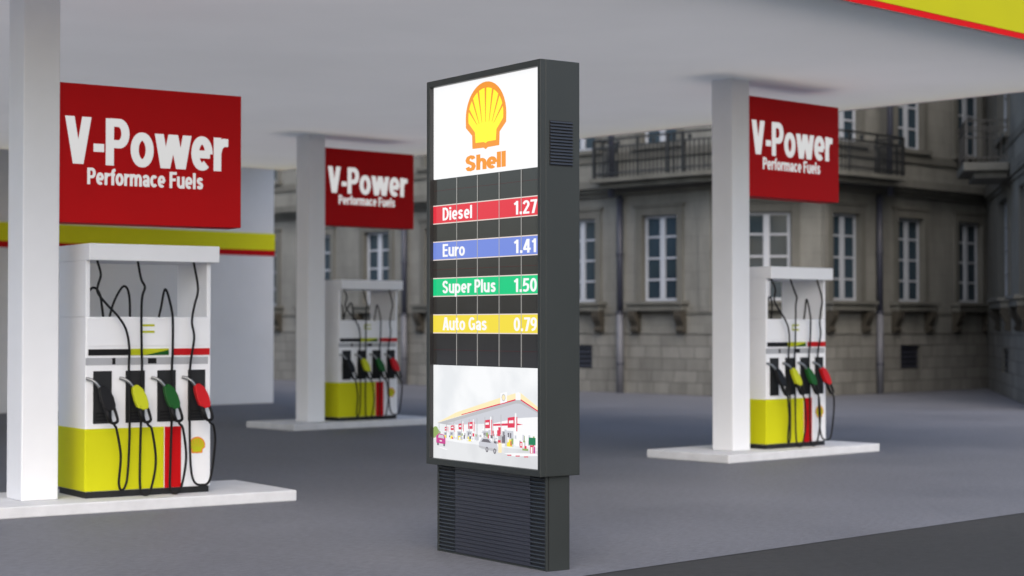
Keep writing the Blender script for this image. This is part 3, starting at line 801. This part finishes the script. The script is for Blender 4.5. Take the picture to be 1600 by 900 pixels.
pic([(.480+.024*cos(t*pi/4), 1.166+.026*sin(t*pi/4)) for t in range(8)], 'pgrey')
pic([(.480+.018*cos(t*pi/4), 1.166+.020*sin(t*pi/4)) for t in range(8)], 'pcream')
for a, s in ((.355, 1.0), (.655, .82), (.872, .68), (1.005, .58), (1.115, .48), (1.20, .4)):
    zb = .838 + (1-s)*.02
    rect(a-.012*s, a-.030*s, zb, zb+.225*s, 'pwhite'); rect(a-.030*s, a-.042*s, zb+.10*s, zb+.20*s, 'pred')
    pic([(a+.075*s, zb+.19*s), (a-.01*s, zb+.20*s), (a-.01*s, zb+.125*s), (a+.075*s, zb+.12*s)], 'pred')
    pic([(a+.060*s, zb+.170*s), (a+.005*s, zb+.175*s), (a+.005*s, zb+.155*s), (a+.06*s, zb+.152*s)], 'pwhite')
    rect(a+.105*s, a+.005*s, zb-.01*s, zb+.10*s, 'psilver'); rect(a+.085*s, a+.02*s, zb-.01*s, zb+.04*s, 'pyel')
    rect(a+.075*s, a+.055*s, zb+.05*s, zb+.085*s, 'pdark'); rect(a+.045*s, a+.03*s, zb+.05*s, zb+.085*s, 'pdark'); rect(a+.115*s, a-.005*s, zb+.10*s, zb+.112*s, 'pwhite')
# busy clutter of pumps, shelves and shop front under the roof
rng = random.Random(11)
for k in range(70):
    a = .36 + 1.0*rng.random()**1.2; f = (1.36-a)/1.0; w = .006+.016*f*rng.random(); h = .010+.05*f*rng.random(); z = .835+.010*(1-f)+.085*f*rng.random()
    rect(a+w, a-w, z, z+h, rng.choice(('psilver', 'pgrey', 'pwhite', 'pwhite', 'pdark', 'pred', 'psilver', 'pbush')))
for k in range(9):
    a = 1.30-.1*k; rect(a+.004, a-.004, .845, .95+.012*k, 'pgrey')
for k in range(14):
    a = .10+.24*rng.random(); z = .838+.05*rng.random(); rect(a+.012, a-.008, z, z+.02+.03*rng.random(), rng.choice(('pwhite', 'psilver', 'pred', 'pgrey', 'pbush')))
# pink car
pic([(1.338, .855), (1.335, .805), (1.212, .800), (1.212, .845), (1.235, .87), (1.30, .876)], 'ppink')
pic([(1.31, .845), (1.30, .868), (1.24, .865), (1.228, .84)], 'psilver')
rect(1.325, 1.30, .788, .806, 'pdark'); rect(1.24, 1.218, .785, .803, 'pdark'); rect(1.29, 1.26, .818, .826, 'pwhite')
# silver car
pic([(.775, .835), (.770, .805), (.735, .793), (.560, .783), (.540, .80), (.545, .838), (.60, .845), (.64, .872), (.735, .874)], 'psilver')
pic([(.745, .845), (.72, .866), (.655, .866), (.62, .842)], 'pdark')
pic([(.775, .815), (.77, .803), (.56, .782), (.54, .795), (.55, .802)], 'pgrey')
for ca, cz in ((.672, .793), (.575, .787)):
    pic([(ca+.018*cos(t*pi/5), cz+.020*sin(t*pi/5)) for t in range(10)], 'pdark'); pic([(ca+.009*cos(t*pi/5), cz+.011*sin(t*pi/5)) for t in range(10)], 'pgrey')
rect(.53, .49, .78, .85, 'pcream')
# bins and posters at the right
rect(.165, .085, .855, .905, 'pgreen'); rect(.15, .115, .785, .853, 'pred'); rect(.11, .09, .79, .845, 'ppink'); rect(.142, .122, .80, .84, 'pwhite')
rect(.27, .24, .83, .87, 'pred'); rect(.262, .248, .84, .862, 'pwhite'); rect(.215, .19, .82, .845, 'pred'); rect(.24, .17, .812, .826, 'pbush')
pic([(.466, .781), (.077, .80), (.05, .785), (.35, .765)], 'pwhite')
for a in (.42, .32, .22): pic([(a, .772), (a-.05, .775), (a-.05, .768), (a, .765)], 'pred')
pic([(1.30, .772), (1.20, .760), (1.18, .764), (1.28, .777)], 'pwhite')
mb.build('station_picture', None, tot)
# foot with louvres
B0, B1, BX0, BX1 = .0312, 1.4038, .0748, .265
mb = MB(); mb.box(BX0+.012, BX1, B0, B1, 0, TZ0+.01, M['cabgap'])
mb.box(BX0, BX0+.02, B0, B0+.022, 0, TZ0, M['cab'], .002); mb.box(BX0+.02, BX1+.003, B0-.003, B0+.02, .0, TZ0, M['cab'], .002)
mb.box(BX0, BX0+.02, B1-.022, B1, 0, TZ0, M['cab'], .002); mb.box(BX0+.004, BX0+.02, B0+.022, B1-.022, 0, .012, M['cab'])
ft = mb.build('foot', None, tot)
n = 23; p = (TZ0-.015)/n
for a, b in ((B0+.024, .225), (1.169, B1-.024)):
    mb = MB()
    for k in range(n):
        z = .014+k*p
        mb.prism([(BX0+.014, a, z+.001), (BX0+.001, a, z+.004), (BX0+.003, a, z+.011), (BX0+.016, a, z+p*.72)], (0, b-a, 0), M['cabbase'])
    mb.build('louvre_slats', None, ft)
mb = MB()
for k in range(n):
    z = .014+k*p
    mb.prism([(BX0+.012, .228, z+.0008), (BX0+.003, .228, z+.0012), (BX0+.0045, .228, z+p-.0020), (BX0+.012, .228, z+p-.001)], (0, 1.166-.228, 0), M['cabmid'])
mb.build('centre_panel', None, ft)
# side vent
mb = MB(); mb.box(.078, .273, -.002, .004, 2.758, 3.068, M['cabgap'])
for k in range(14):
    z = 2.762+k*.0218
    mb.prism([(.081, -.0035, z+.002), (.270, -.0035, z+.002), (.270, -.010, z+.006), (.081, -.010, z+.006)], (0, .004, .011), M['cabbase'])
mb.build('side_vent', None, tot)
